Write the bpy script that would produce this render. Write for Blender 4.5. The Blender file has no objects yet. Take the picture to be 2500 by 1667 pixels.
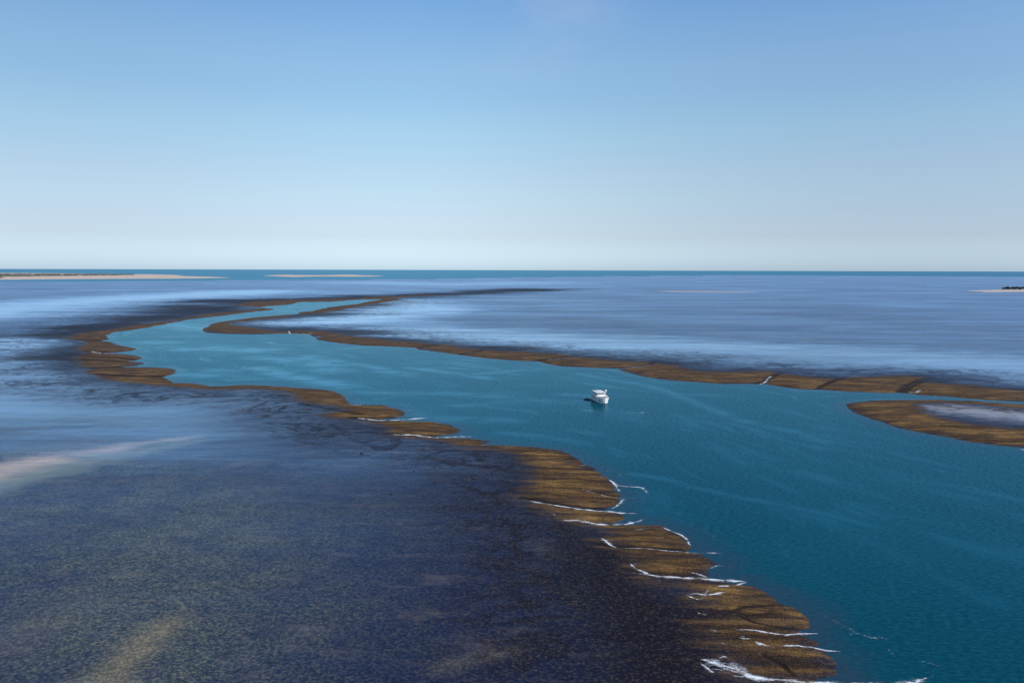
import bpy, bmesh, math, random
import numpy as np
from mathutils import Matrix, Vector
random.seed(7); np.random.seed(7)
S = bpy.context.scene
COL = S.collection
R = math.radians

# ------------------------------------------------------------------ camera
CAM_H, FPX, CX, CY = 110.0, 1806.0, 1250.0, 833.5      # camera height; focal length in photo pixels
PITCH = math.atan(174.5 / FPX); ROLL = math.atan(6.6 / 2500)
FW = Vector((0, math.cos(PITCH), -math.sin(PITCH)))
DN0 = Vector((0, -math.sin(PITCH), -math.cos(PITCH)))
RT0 = Vector((1, 0, 0))
RT = math.cos(ROLL) * RT0 - math.sin(ROLL) * DN0
DN = math.sin(ROLL) * RT0 + math.cos(ROLL) * DN0
cd = bpy.data.cameras.new('camera'); cam = bpy.data.objects.new('camera', cd); COL.objects.link(cam)
cam.matrix_world = Matrix(((RT.x, -DN.x, -FW.x, 0), (RT.y, -DN.y, -FW.y, 0), (RT.z, -DN.z, -FW.z, CAM_H), (0, 0, 0, 1)))
cd.sensor_width = 36; cd.lens = FPX / 2500 * 36; cd.clip_start = 1; cd.clip_end = 400000
S.camera = cam

# ------------------------------------------------------------------ sky and sun
SUN_EL, SUN_AZ = R(34), R(116)          # azimuth clockwise from the view direction (+Y): from the right, a little behind
w = bpy.data.worlds.new('World'); S.world = w; w.use_nodes = True
nt = w.node_tree; nt.nodes.clear()
def wn(t, **kw):
    n = nt.nodes.new(t)
    for k, v in kw.items(): setattr(n, k, v)
    return n
out = wn('ShaderNodeOutputWorld'); bg = wn('ShaderNodeBackground')
sky = wn('ShaderNodeTexSky', sky_type='NISHITA', sun_disc=False)
sky.sun_elevation = SUN_EL; sky.sun_rotation = SUN_AZ; sky.altitude = 0
sky.air_density = 1.0; sky.dust_density = 0.6; sky.ozone_density = 2.0
bg.inputs['Strength'].default_value = 0.15
tc = wn('ShaderNodeTexCoord'); sx = wn('ShaderNodeSeparateXYZ'); nt.links.new(tc.outputs['Generated'], sx.inputs[0])
ramp = wn('ShaderNodeValToRGB'); nt.links.new(sx.outputs[2], ramp.inputs[0])      # the clear pale band above the horizon
SKY_TINT = [(0.0, (0.824, 1.097, 1.701)), (0.0104, (0.805, 1.062, 1.647)), (0.0431, (0.746, 0.819, 1.104)), (0.0701, (0.811, 0.829, 1.004)), (0.0968, (0.871, 0.891, 0.965)), (0.1284, (0.942, 0.937, 0.966)), (0.1747, (0.971, 1.044, 1.012)), (0.2194, (0.943, 1.059, 1.07)), (0.253, (0.98, 1.099, 1.099)), (0.29, (0.927, 1.095, 1.162)), (0.3298, (0.827, 1.058, 1.2)), (0.55, (0.742, 1.002, 1.176))]
cr = ramp.color_ramp; cr.elements[0].position = 0.0; cr.elements[0].color = (*SKY_TINT[0][1], 1); cr.elements[1].position = SKY_TINT[-1][0]; cr.elements[1].color = (*SKY_TINT[-1][1], 1)
for p_, c_ in SKY_TINT[1:-1]:
    e_ = cr.elements.new(p_); e_.color = (*c_, 1)
ramp2 = wn('ShaderNodeValToRGB'); m01 = wn('ShaderNodeMapRange'); nt.links.new(sx.outputs[0], m01.inputs[0]); m01.inputs[1].default_value = -1; nt.links.new(m01.outputs[0], ramp2.inputs[0])
c2 = ramp2.color_ramp; c2.interpolation = 'EASE'; c2.elements[0].position = 0.20; c2.elements[0].color = (.78, .77, .77, 1); c2.elements[1].position = 0.80; c2.elements[1].color = (.87, .88, .92, 1)
e_ = c2.elements.new(0.47); e_.color = (1.06, 1.05, 1.03, 1)
mul = wn('ShaderNodeMix', data_type='RGBA', blend_type='MULTIPLY'); mul.inputs[0].default_value = 1
mul0 = wn('ShaderNodeMix', data_type='RGBA', blend_type='MULTIPLY'); mul0.inputs[0].default_value = 1
nt.links.new(sky.outputs[0], mul0.inputs[6]); nt.links.new(ramp2.outputs[0], mul0.inputs[7])
nt.links.new(mul0.outputs[2], mul.inputs[6]); nt.links.new(ramp.outputs[0], mul.inputs[7])
# a thin veil of high cloud
mp = wn('ShaderNodeMapping'); nt.links.new(tc.outputs['Generated'], mp.inputs[0]); mp.inputs['Rotation'].default_value = (0, R(-38), 0); mp.inputs['Scale'].default_value = (6, 6, 16)
nz = wn('ShaderNodeTexNoise'); nt.links.new(mp.outputs[0], nz.inputs[0]); nz.inputs['Scale'].default_value = 1.0; nz.inputs['Detail'].default_value = 5
dn = wn('ShaderNodeVectorMath', operation='DISTANCE'); nt.links.new(tc.outputs['Generated'], dn.inputs[0]); dn.inputs[1].default_value = (0.02, 0.93, 0.36)
mr1 = wn('ShaderNodeMapRange'); nt.links.new(dn.outputs['Value'], mr1.inputs[0]); mr1.inputs[1].default_value = 0.16; mr1.inputs[2].default_value = 0.0
mr2 = wn('ShaderNodeMapRange'); nt.links.new(nz.outputs[0], mr2.inputs[0]); mr2.inputs[1].default_value = 0.45; mr2.inputs[2].default_value = 0.75
cm = wn('ShaderNodeMath', operation='MULTIPLY'); nt.links.new(mr1.outputs[0], cm.inputs[0]); nt.links.new(mr2.outputs[0], cm.inputs[1])
cm2 = wn('ShaderNodeMath', operation='MULTIPLY'); nt.links.new(cm.outputs[0], cm2.inputs[0]); cm2.inputs[1].default_value = 0.32
cl = wn('ShaderNodeMix', data_type='RGBA'); nt.links.new(cm2.outputs[0], cl.inputs[0]); nt.links.new(mul.outputs[2], cl.inputs[6]); cl.inputs[7].default_value = (4.4, 4.4, 5.0, 1)
nt.links.new(cl.outputs[2], bg.inputs['Color'])
nt.links.new(bg.outputs[0], out.inputs[0])
sl = bpy.data.lights.new('sun', 'SUN'); sl.energy = 4.5; sl.angle = R(0.53); sl.color = (1.0, 0.93, 0.83)
so = bpy.data.objects.new('sun', sl); COL.objects.link(so)
sd = Vector((math.sin(SUN_AZ) * math.cos(SUN_EL), math.cos(SUN_AZ) * math.cos(SUN_EL), math.sin(SUN_EL)))
so.rotation_euler = (-sd).to_track_quat('-Z', 'Y').to_euler(); so.location = sd * 500
S.view_settings.view_transform = 'Standard'; S.view_settings.look = 'None'
S.view_settings.exposure = 0.0; S.view_settings.gamma = 1.0

# ------------------------------------------------------------------ helpers
def at(px, py, z=0.0):
    """place on the level z that the photograph shows at this pixel"""
    d = FW + (px - CX) / FPX * RT + (py - CY) / FPX * DN
    t = (z - CAM_H) / d.z
    return (d.x * t, d.y * t)
def trace(pts, z=0.0): return np.array([at(x, y, z) for x, y in pts])
def zm(ox, oy, pts, s=2.351): return [(ox + x / s, oy + y / s) for x, y in pts]

def seg_dist(P, poly, closed):
    """distance to a polyline, and inside test if closed"""
    X, Y = P[:, 0], P[:, 1]
    best = np.full(len(X), 1e18); ins = np.zeros(len(X), bool)
    n = len(poly)
    for i in range(n if closed else n - 1):
        ax, ay = poly[i]; bx, by = poly[(i + 1) % n]
        dx, dy = bx - ax, by - ay; L = dx * dx + dy * dy + 1e-9
        t = np.clip(((X - ax) * dx + (Y - ay) * dy) / L, 0, 1)
        q = (X - ax - t * dx) ** 2 + (Y - ay - t * dy) ** 2
        np.minimum(best, q, out=best)
        if closed and ay != by:
            c = ((ay > Y) != (by > Y)) & (X < (bx - ax) * (Y - ay) / (by - ay) + ax)
            ins ^= c
    d = np.sqrt(best)
    return np.where(ins, d, -d) if closed else d
def sstep(a, b, x):
    t = np.clip((x - a) / (b - a), 0, 1); return t * t * (3 - 2 * t)

def vnoise(X, Y, scale, seed):
    """smooth value noise in -1..1"""
    x, y = X / scale, Y / scale; xi, yi = np.floor(x), np.floor(y); fx, fy = x - xi, y - yi
    fx = fx * fx * (3 - 2 * fx); fy = fy * fy * (3 - 2 * fy)
    def h(i, j):
        v = np.sin(i * 127.1 + j * 311.7 + seed * 74.7) * 43758.5453; return (v - np.floor(v)) * 2 - 1
    return (h(xi, yi) * (1 - fx) + h(xi + 1, yi) * fx) * (1 - fy) + (h(xi, yi + 1) * (1 - fx) + h(xi + 1, yi + 1) * fx) * fy

class NT:
    """short hand for building node materials"""
    def __init__(s, name):
        s.m = bpy.data.materials.new(name); s.m.use_nodes = True
        s.t = s.m.node_tree; s.t.nodes.clear()
        s.out = s.t.nodes.new('ShaderNodeOutputMaterial')
        s.pos = s.t.nodes.new('ShaderNodeNewGeometry').outputs['Position']
    def put(s, sock, v):
        if isinstance(v, bpy.types.NodeSocket): s.t.links.new(v, sock)
        elif isinstance(v, (tuple, list)) and sock.type == 'RGBA' and len(v) == 3: sock.default_value = (*v, 1)
        else: sock.default_value = v
    def ma(s, op, a, b=0.0, c=0.0, clamp=False):
        n = s.t.nodes.new('ShaderNodeMath'); n.operation = op; n.use_clamp = clamp
        s.put(n.inputs[0], a); s.put(n.inputs[1], b); s.put(n.inputs[2], c); return n.outputs[0]
    def attr(s, name):
        n = s.t.nodes.new('ShaderNodeAttribute'); n.attribute_name = name; return n.outputs['Fac']
    def noise(s, scale, detail=4, rough=0.55, vec=None, stretch=None, dist=0.0):
        v = vec if vec is not None else s.pos
        if stretch is not None:
            mp = s.t.nodes.new('ShaderNodeMapping'); s.put(mp.inputs['Vector'], v)
            mp.inputs['Scale'].default_value = stretch[:3]
            if len(stretch) > 3: mp.inputs['Rotation'].default_value = (0, 0, stretch[3])
            v = mp.outputs[0]
        n = s.t.nodes.new('ShaderNodeTexNoise'); s.put(n.inputs['Vector'], v)
        n.inputs['Scale'].default_value = scale; n.inputs['Detail'].default_value = detail
        n.inputs['Roughness'].default_value = rough; n.inputs['Distortion'].default_value = dist
        return n.outputs['Fac']
    def vor(s, scale, rand=1.0):
        n = s.t.nodes.new('ShaderNodeTexVoronoi'); s.put(n.inputs['Vector'], s.pos)
        n.inputs['Scale'].default_value = scale; n.inputs['Randomness'].default_value = rand
        return n.outputs['Distance']
    def step(s, x, a, b):
        n = s.t.nodes.new('ShaderNodeMapRange'); n.interpolation_type = 'SMOOTHSTEP'
        s.put(n.inputs[0], x); s.put(n.inputs[1], a); s.put(n.inputs[2], b); return n.outputs[0]
    def mix(s, f, a, b):
        n = s.t.nodes.new('ShaderNodeMix'); n.data_type = 'RGBA'
        s.put(n.inputs[0], f); s.put(n.inputs[6], a); s.put(n.inputs[7], b); return n.outputs[2]
    def mixf(s, f, a, b):
        n = s.t.nodes.new('ShaderNodeMix'); s.put(n.inputs[0], f); s.put(n.inputs[2], a); s.put(n.inputs[3], b); return n.outputs[0]
    def comb(s, x, y, z):
        n = s.t.nodes.new('ShaderNodeCombineXYZ'); s.put(n.inputs[0], x); s.put(n.inputs[1], y); s.put(n.inputs[2], z); return n.outputs[0]
    def sep(s, v):
        n = s.t.nodes.new('ShaderNodeSeparateXYZ'); s.put(n.inputs[0], v); return n.outputs
    def bump(s, h, strength, dist, normal=None):
        n = s.t.nodes.new('ShaderNodeBump'); s.put(n.inputs['Height'], h)
        s.put(n.inputs['Strength'], strength); s.put(n.inputs['Distance'], dist)
        if normal is not None: s.put(n.inputs['Normal'], normal)
        return n.outputs[0]
    def pbsdf(s, **kw):
        n = s.t.nodes.new('ShaderNodeBsdfPrincipled')
        for k, v in kw.items(): s.put(n.inputs[k.replace('_', ' ')], v)
        return n.outputs[0]
    def done(s, shader):
        s.t.links.new(shader, s.out.inputs[0]); return s.m

def simple(name, col, rough=0.5, var=0.08, scale=2.0, metal=0.0, spec=0.5):
    n = NT(name); f = n.noise(scale, 3)
    c = n.mix(n.step(f, 0.3, 0.7), tuple(v * (1 - var) for v in col), tuple(min(1, v * (1 + var)) for v in col))
    return n.done(n.pbsdf(Base_Color=c, Roughness=rough, Metallic=metal, Specular_IOR_Level=spec))

def mesh_obj(name, verts, faces, mat, parent=None, smooth=True, attrs=None):
    me = bpy.data.meshes.new(name)
    verts = np.asarray(verts, np.float32); faces = np.asarray(faces, np.int32)
    me.vertices.add(len(verts)); me.vertices.foreach_set('co', verts.ravel())
    k = faces.shape[1]
    me.loops.add(faces.size); me.loops.foreach_set('vertex_index', faces.ravel())
    me.polygons.add(len(faces)); me.polygons.foreach_set('loop_start', np.arange(0, faces.size, k, dtype=np.int32))
    if smooth: me.polygons.foreach_set('use_smooth', np.ones(len(faces), bool))
    for a, v in (attrs or {}).items():
        me.attributes.new(a, 'FLOAT', 'POINT').data.foreach_set('value', np.asarray(v, np.float32))
    me.update(calc_edges=True); me.materials.append(mat)
    o = bpy.data.objects.new(name, me); COL.objects.link(o)
    if parent is not None: o.parent = parent
    return o
def struct(o, label=None):
    o['kind'] = 'structure'
    if label: o['label'] = label
    return o
def stuff(o, label, cat):
    o['kind'] = 'stuff'; o['label'] = label; o['category'] = cat; return o
def tag(o, label, cat, group=None):
    o['label'] = label; o['category'] = cat
    if group: o['group'] = group
    return o

# ------------------------------------------------------------------ outlines traced on the ground
LEFT_SHORE = [(938,730),(855,732.7),(808,737),(731.6,737),(714.6,742.5),(697.6,744.6),(663.5,746.7),(638,749.2),(634,751.2),
 (676,754),(655,758),(604,762.5),(553,770),(502,775),(459,780.8),(417,789),(374,796.5),(332,804),(293.5,809),(272,812),
 (263.7,819),(269,823),(259.5,829),(238,832),(272,835),(293.5,842.5),(310.5,846.7),(340,850),(327.5,856),(276.5,861.6),
 (306,864.6),(332,869),(342,875.6),(327.5,880),(306,883),(349,884),(354,888),(332,893.5),(298,896.5),(366,896.5),(408,898.6),
 (434,904),(419,914.8),(395.6,921),(410.5,927.5),(419,935),(468,936),(493,940),(510,943.7),(553,942.4),(595.5,940),(655,941),
 (723,946.7),(782.6,949.6),(812,954),(833.7,962.4),(844,971),(855,980.7),(855,986),(883,988),(934,989.6),(963.7,995),
 (989,1003.7),(986,1014),(955,1021.5),(929.7,1025),(997.7,1028),(1049,1029),(1091,1035.6),(1119,1045),(1126.6,1051.7),
 (1112.6,1059),(1074,1064.5),(1061.5,1067),(1104,1068.8),(1159,1071.7),(1193,1078),(1185,1085.8),(1197.7,1086.6),(1253,1087.5),
 (1304,1091.7),(1355,1098),(1389,1107),(1423,1125),(1444,1139.8),(1465.6,1150.4),(1482.6,1167.4),(1499.7,1184.4),(1508,1197),
 (1516.7,1210),(1516.7,1222.7),(1504,1233.4),(1487,1240.6),(1474,1245.4),(1512.5,1254.4),(1525,1265.8),(1512.5,1274.3),
 (1495.5,1278.6),(1563.5,1279.9),(1614.6,1282.9),(1644.4,1297.7),(1674,1314.8),(1687,1331.8),(1682.6,1342.4),(1674,1346.7),
 (1708,1353),(1738,1365.8),(1755,1376.4),(1733.7,1385),(1721,1395.6),(1716.7,1406),(1699.7,1411.7),(1750.7,1419),(1810,1421),
 (1835.7,1431.7),(1869.8,1446.6),(1900,1465.8),(1942.4,1478.5),(1963.6,1495.5),(1971.3,1510),(1973,1531.7),(1951,1540),
 (1972,1553),(1989,1570),(1976,1576),(2010,1589),(2027,1608),(2044.5,1629.5),(2057,1646.5),(2032,1655),(1960,1659),
 (2095,1671),(2150,1720),(2200,1800),(2220,1950),(2240,2200),(2240,2700)]
RIGHT_SHORE = [(938,730.6),(912.7,734.4),(870,742),(808,749.5),(770,758),(745,761),(723,762),(735,766),(700,768),(655,772),(616.8,775),
 (574,780.8),(523,788),(502,800),(495.5,806),(506,811.8),(548.7,815.6),(616.8,816),(701.8,814),(752,816),(761,819),(770,827.5),
 (816.7,836),(878.6,843),(955,846),(1014.8,848.4),(1027.5,853.5),(1083,860),(1125,867.6),(1189,874),(1253,880),(1316.8,882.4),
 (1329.5,887.6),(1372,894),(1444,898),(1508,900),(1521,905.8),(1572,918.6),(1636,928.4),(1700,932.6),(1763.7,936.5),(1831.8,937.7),
 (1870,938.6),(1895.6,942.8),(1946.6,949.7),(2010.4,952.6),(2095.5,957),(2138,959),(2202,960),(2223,961),(2248.6,965),(2308,968),
 (2376,974),(2435.8,977),(2500,981),(2700,992),(3600,1030),(6000,1150)]
ISLET = [(2058,989.6),(2070,983.7),(2104,979.4),(2159,977),(2240,976.5),(2308,976),(2372,978.5),(2436,983),(2500,987.5),(2650,1000),
 (2800,1030),(2860,1070),(2800,1104),(2650,1102),(2500,1091.7),(2436,1087.5),(2372,1080),(2308,1067.5),(2244,1054.7),(2189,1042),(2138,1026),(2095.5,1012),(2072,999.4)]
OUTER = [(-4200,735),(-2500,708),(-800,694),(0,688),(500,685),(1000,682),(1300,677),(1700,672.5),(2500,675),(4000,684),(6500,740),
 (9000,1400),(3000,5500),(-1500,5500),(-9000,1400)]
BARE_L_IN = [(1180,711.8),(1100,717),(1000,722),(900,726),(880,729),(800,731),(700,733),(620,737),(570,743),(600,747),(645,750),(640,754),(600,757.5),(540,764),(480,770),(430,778),(380,787),(320,798),(265,805),
 (225,810),(190,815),(150,826),(210,834),(200,848),(185,858),(200,870),(215,880),(200,890),(215,900),(215,912),(260,925),(330,934),(400,942),
 (470,948),(520,951),(600,949),(690,953),(725,963),(718,975),(760,984),(820,990),(850,1002),(780,1012),(800,1020),(870,1022),(920,1032),
 (955,1045),(960,1060),(1000,1068),(1080,1073),(1110,1085),(1160,1092),(1250,1100),(1280,1120),(1300,1140),(1310,1170),(1290,1200),
 (1250,1214),(1290,1228),(1330,1240),(1370,1252),(1385,1265),(1420,1276),(1480,1287),(1490,1300),(1470,1320),(1500,1338),(1540,1352),
 (1565,1372),(1545,1395),(1570,1408),(1640,1418),(1680,1428),(1710,1442),(1700,1458),(1735,1468),(1720,1490),(1710,1520),(1720,1545),
 (1750,1562),(1775,1582),(1800,1612),(1830,1640),(1900,1655),(1990,1700),(2050,1800),(2060,2000),(2080,2700)]
BARE_R_TOP = [(962,729),(985,731),(930,738.5),(905,743),(885,749),(830,752.5),(812,751.5),(850,754),(830,757.5),(790,762),(760,765.5),(733,765.5),(715,770),(690,773.5),(660,777.5),(600,783.5),(555,789),(560,794),(600,800),(640,806),(700,808.5),(720,806.5),(790,809),(850,819),
 (915,827.5),(970,833.5),(1020,835),(1065,840),(1125,849),(1176,852),(1202,857),(1253,859),(1304,863),(1363,866),(1400,872),(1450,877),
 (1508,882),(1577,882.5),(1600,884),(1670,895),(1712,906),(1776,909),(1840,908),(1870,907),(1904,912),(1947,916),(1990,921),(2030,923),
 (2095,921),(2160,919),(2202,917),(2244,921),(2266,933),(2308,938),(2372,940),(2415,948),(2500,955),(2700,966),(3600,1000),(6000,1100)]
ISLET_TOP_IN = [(2230,985),(2300,982),(2420,990),(2500,997),(2680,1020),(2700,1060),(2600,1062),(2500,1049),(2430,1042),(2360,1035),(2300,1022),(2260,1008)]
DARK_L_IN = [(1400,705.6),(1250,704.6),(1170,708.5),(1100,713.5),(1000,718),(900,721),(830,722.5),(750,728),(650,731),(480,734),(440,736),(520,741),(560,747),(400,748),(345,768),
 (250,778),(190,790),(150,801),(150,811),(60,826),(70,832),(130,841),(100,850),(70,858),(75,880),(105,905),(130,922),(190,937),(250,946),
 (330,954),(380,963),(430,957),(520,962),(600,958),(660,972),(690,988),(705,1002),(735,1022),(775,1042),(830,1066),(870,1076),(940,1080),
 (1010,1086),(1060,1100),(1150,1122),(1190,1150),(1170,1185),(1150,1205),(1210,1240),(1240,1264),(1250,1310),(1270,1380),(1280,1450),
 (1300,1540),(1330,1620),(1370,1720),(1450,1900),(1600,2700)]
DARK_R_TOP = [(1400,706.2),(1280,707.5),(1190,713),(1100,719.5),(1010,727),(960,737),(930,745),(905,750),(870,757),(810,766),(750,771),(700,778),(640,784),(605,790),(610,797),(655,804),(700,804),(730,803),(820,807),(920,822),(985,829),(1050,836),(1090,838),
 (1150,846),(1230,849),(1270,852),(1340,861),(1400,867),(1480,874),(1540,878),(1600,876),(1680,882),(1720,890),(1700,900),(1780,906),(1860,904),
 (1930,906),(1990,917),(2090,918),(2180,913),(2250,912),(2340,916),(2340,925),(2380,935),(2430,942),(2500,949),(2700,960),(3600,992),(6000,1085)]
SAND = [(-500,1290),(-200,1207),(0,1150),(100,1122),(200,1107),(300,1095),(400,1084),(490,1075),(450,1088),(350,1112),(250,1137),(150,1166),(60,1192),(0,1212),(-300,1285)]
PINK = [([(-400,1270),(-200,1214),(0,1157),(60,1139),(120,1127)],20,0.72),([(60,1139),(120,1126),(200,1113),(300,1097)],14,0.58),([(300,1096),(400,1081),(480,1070)],8,0.45),([(90,1132),(130,1128)],4,1.0),([(2330,1003),(2450,1015),(2650,1040)],30,0.58)]
CALM = [([(-300,960),(0,955),(250,985),(520,985),(660,1020)],130,1.15),([(1060,1110),(900,1090),(780,1070),(500,1080),(200,1060)],75,0.8),([(950,812),(1300,835),(1700,856),(2100,876),(2500,905)],190,0.9),
 ([(-100,770),(100,745),(300,730),(450,722),(620,712)],380,0.75),([(40,930),(0,880),(60,830)],110,0.8),([(640,785),(800,785),(1000,755),(950,735)],240,0.85),([(2330,1003),(2450,1015),(2650,1040)],40,1.0),([(560,965),(650,985)],25,0.7),
 ([(900,690),(1100,695),(1300,690)],900,0.5)]
GULLY = [ ([(262,832),(200,831),(120,829)],9),([(290,861),(210,860),(120,858)],9),([(310,883),(230,882),(150,880)],7),([(310,896),(230,900),(150,906)],9),([(410,919),(320,921),(240,916)],6),([(270,823),(200,822),(120,818)],7),([(330,879),(240,872),(160,868)],6),([(880,1014),(800,1000),(740,990)],5),
   # drainage lines cut through the banks, each (points, half width in metres)
 (zm(1500,640,[(740,712),(780,700),(860,690),(890,668),(950,640)]),5),(zm(1500,640,[(1150,735),(1250,690),(1310,672)]),4),
 (zm(1500,640,[(1650,750),(1690,715),(1750,690),(1850,665),(1950,655)]),7),(zm(1500,640,[(0,612),(120,603),(200,595),(240,572)]),5),
 (zm(700,640,[(760,495),(860,478),(990,462)]),6),(zm(700,640,[(980,533),(1080,518),(1190,496),(1320,492)]),6),
 (zm(700,640,[(1380,572),(1480,563),(1560,557),(1720,535)]),7),(zm(700,640,[(130,412),(60,405),(0,400)]),5),
 (zm(900,1000,[(880,520),(1040,548),(1200,567),(1350,572)]),3),(zm(900,1000,[(1300,785),(1430,797),(1560,800),(1800,812)]),2),
 (zm(900,1000,[(1480,935),(1640,952),(1900,960)]),2.5),(zm(1500,1000,[(620,1190),(760,1140),(900,1125),(1040,1120)]),1.2),
 (zm(1500,1000,[(540,1190),(640,1165),(760,1190),(900,1180)]),1.0),(zm(1500,1000,[(860,1420),(960,1470),(1030,1530)]),1.2),
 (zm(1500,1000,[(700,1190),(800,1230),(1000,1260),(1100,1268)]),0.8),
 (zm(900,1000,[(1000,350),(1200,345),(1330,350)]),1.2),(zm(900,1000,[(900,300),(1100,285),(1220,290)]),1.2),(zm(900,1000,[(1000,410),(1250,405),(1380,415)]),1.0),
 (zm(900,1000,[(880,265),(1050,250),(1180,262)]),1.2),(zm(900,1000,[(1000,455),(1200,465),(1440,500)]),1.0),
 (zm(700,640,[(380,900),(560,906),(740,900)]),6),(zm(700,640,[(570,995),(720,998),(900,1003)]),4)]
SLICK = [(zm(1500,640,[(-200,640),(0,680),(150,700),(300,740),(450,800),(580,850),(700,900),(900,950),(1050,975),(1200,1030)]),7,0.5),
 (zm(1500,640,[(100,1215),(280,1240),(450,1290),(700,1345),(900,1380),(1200,1440),(1500,1520)]),3.5,0.55),
 (zm(1500,640,[(560,1040),(660,1110),(760,1160)]),5,0.3),(zm(1500,640,[(350,885),(480,940)]),4,0.3),
 (zm(0,600,[(1110,590),(1250,590),(1480,600)]),35,0.8),(zm(0,600,[(1480,640),(1650,660),(1900,700)]),18,0.8),(zm(0,600,[(1740,640),(1860,680),(1900,720)]),25,0.7),
 (zm(0,600,[(1480,705),(1620,735),(1800,775),(1980,800)]),18,0.9),(zm(0,600,[(1900,655),(2100,690),(2351,735)]),10,0.6),(zm(0,600,[(1060,740),(1200,745)]),18,0.7),
 (zm(0,600,[(1220,715),(1340,720)]),20,0.5),(zm(0,600,[(830,555),(960,556)]),25,0.7),(zm(0,600,[(980,450),(1100,470),(1150,480)]),40,0.6),
 (zm(700,640,[(700,605),(900,630),(1050,650),(1160,668)]),8,0.7),(zm(700,640,[(1100,640),(1300,625),(1420,615)]),10,0.5),(zm(700,640,[(520,625),(720,650)]),9,0.6),
 (zm(700,640,[(400,740),(620,755),(900,750),(1220,770)]),12,0.5),(zm(700,640,[(850,830),(1100,815),(1400,795),(1700,800)]),10,0.45),(zm(700,640,[(700,860),(900,900),(1300,905)]),12,0.5),
 (zm(700,640,[(1600,760),(1750,765)]),8,0.6),(zm(700,640,[(1250,980),(1500,1000),(1700,1040)]),6,0.4),(zm(700,640,[(0,640),(150,670),(330,720)]),10,0.7)]
TAN = [([(235,1720),(290,1640),(350,1580),(410,1535)],6,1.0),([(1080,1640),(1180,1615),(1260,1600)],4,0.35),([(-60,1600),(60,1560),(170,1500)],14,0.25)]

left = trace(LEFT_SHORE); right = trace(RIGHT_SHORE)
chan = np.concatenate([left, np.array([[900., 30.], [3000., 60.]]), right[::-1]])
islet = trace(ISLET); outer = trace(OUTER)
bareL = np.concatenate([left, trace(BARE_L_IN, 1.2)[::-1]])
bareR = np.concatenate([right, trace(BARE_R_TOP, 1.2)[::-1]])
isl_in = trace(ISLET_TOP_IN, 1.2)
darkL = np.concatenate([left, trace(DARK_L_IN, 1.2)[::-1]])
darkR = np.concatenate([right, trace(DARK_R_TOP, 1.2)[::-1]])
sand = trace(SAND, 1.3)

# ------------------------------------------------------------------ polar ground grid about the camera's foot point, finer close by
az = np.concatenate([np.linspace(-180, -44, 44)[:-1], np.linspace(-44, 44, 1100), np.linspace(44, 180, 44)[1:-1]])
az = np.radians(az)
tt = np.arange(0.72, 0.0009, -0.00095)
rr = np.concatenate([[1.0, 60., 110., 135.], CAM_H / tt, [180000., 300000.]])
NR, NA = len(rr), len(az)
GX = (rr[:, None] * np.sin(az)[None]).ravel(); GY = (rr[:, None] * np.cos(az)[None]).ravel()
P = np.stack([GX, GY], 1)
near = (np.hypot(GX, GY) < 9000) & (GY > -400)
idx = np.nonzero(near)[0]; Q = P[idx]
def fill(v, fn, fullv):
    a = np.full(len(P), fullv, np.float64); a[idx] = v if fn is None else fn; return a
def near_sdf(poly): return fill(seg_dist(Q, poly, True), None, -9999.)
def near_lines(lines):
    v = np.zeros(len(Q))
    for pts, wd, *amp in lines:
        q = trace(pts); b = np.ptp(q, axis=0).max() + 6 * wd
        c = q.mean(0); k = np.nonzero((np.abs(Q[:, 0] - c[0]) < b) & (np.abs(Q[:, 1] - c[1]) < b))[0]
        if not len(k): continue
        d = seg_dist(Q[k], q, False)
        v[k] = np.maximum(v[k], np.exp(-(d / wd) ** 2) * (amp[0] if amp else 1.0))
    return fill(v, None, 0.)
sd_ch = near_sdf(chan); sd_is = near_sdf(islet)
sd_out = seg_dist(P, outer, True)
RG = np.clip(np.hypot(GX, GY) / 300, 1, 7)
ragged = 1.6 * vnoise(GX, GY, 13, 11) + 1.0 * vnoise(GX, GY, 5, 12) + (RG - 1) * 1.3 * vnoise(GX * 0.7, GY, 34, 13) * sstep(9000, 5000, np.hypot(GX, GY))
sd_ch = sd_ch + ragged; sd_is = sd_is + ragged
d_main = np.minimum(-sd_ch, sd_out)                     # >0 on the reef
d_reef = np.maximum(d_main, sd_is)
gul = near_lines(GULLY)
zr = np.where(d_reef > 0, 1.35 * (1 - np.exp(-np.maximum(d_reef, 0) / 14)) + np.minimum(0.05 * np.maximum(d_reef, 0), 0.12), np.maximum(d_reef * 0.12, -1.5))
RN = np.hypot(GX, GY); nearw = sstep(1500, 500, RN)
rough_h = 0.16 * vnoise(GX, GY, 11, 1) + 0.11 * vnoise(GX * 0.6, GY, 4.0, 2) + 0.07 * vnoise(GX, GY, 1.7, 3)
zr = zr + rough_h * nearw * sstep(-6, 4, d_reef) * (1 - 0.75 * sstep(0, 60, d_reef - 40))
zr -= 0.45 * gul * sstep(0, 6, d_reef)
b_L, b_R, b_I = near_sdf(bareL), near_sdf(bareR), np.minimum(sd_is, -near_sdf(isl_in))
bare = np.clip(np.maximum(np.maximum(b_L, b_R), b_I), -60, 60)
dk0 = np.maximum(np.maximum(near_sdf(darkL), near_sdf(darkR)), b_I + 6)
remote = sstep(500, 1100, np.hypot(GX, GY))
dk0 = dk0 / RG + remote * (11 * vnoise(GX * 0.30, GY, 75, 21) + 7 * vnoise(GX * 0.3, GY, 32, 22) + 5)
bare = bare + remote * (12 * vnoise(GX * 0.35, GY, 60, 23) + 7 * vnoise(GX * 0.4, GY, 25, 24) + 2)
dk0 = dk0 * RG
dk = np.clip(dk0 / RG, -80, 60); rim = np.clip(dk0 / np.sqrt(RG), -300, 60)
snd = np.clip(near_sdf(sand), -60, 60)
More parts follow.
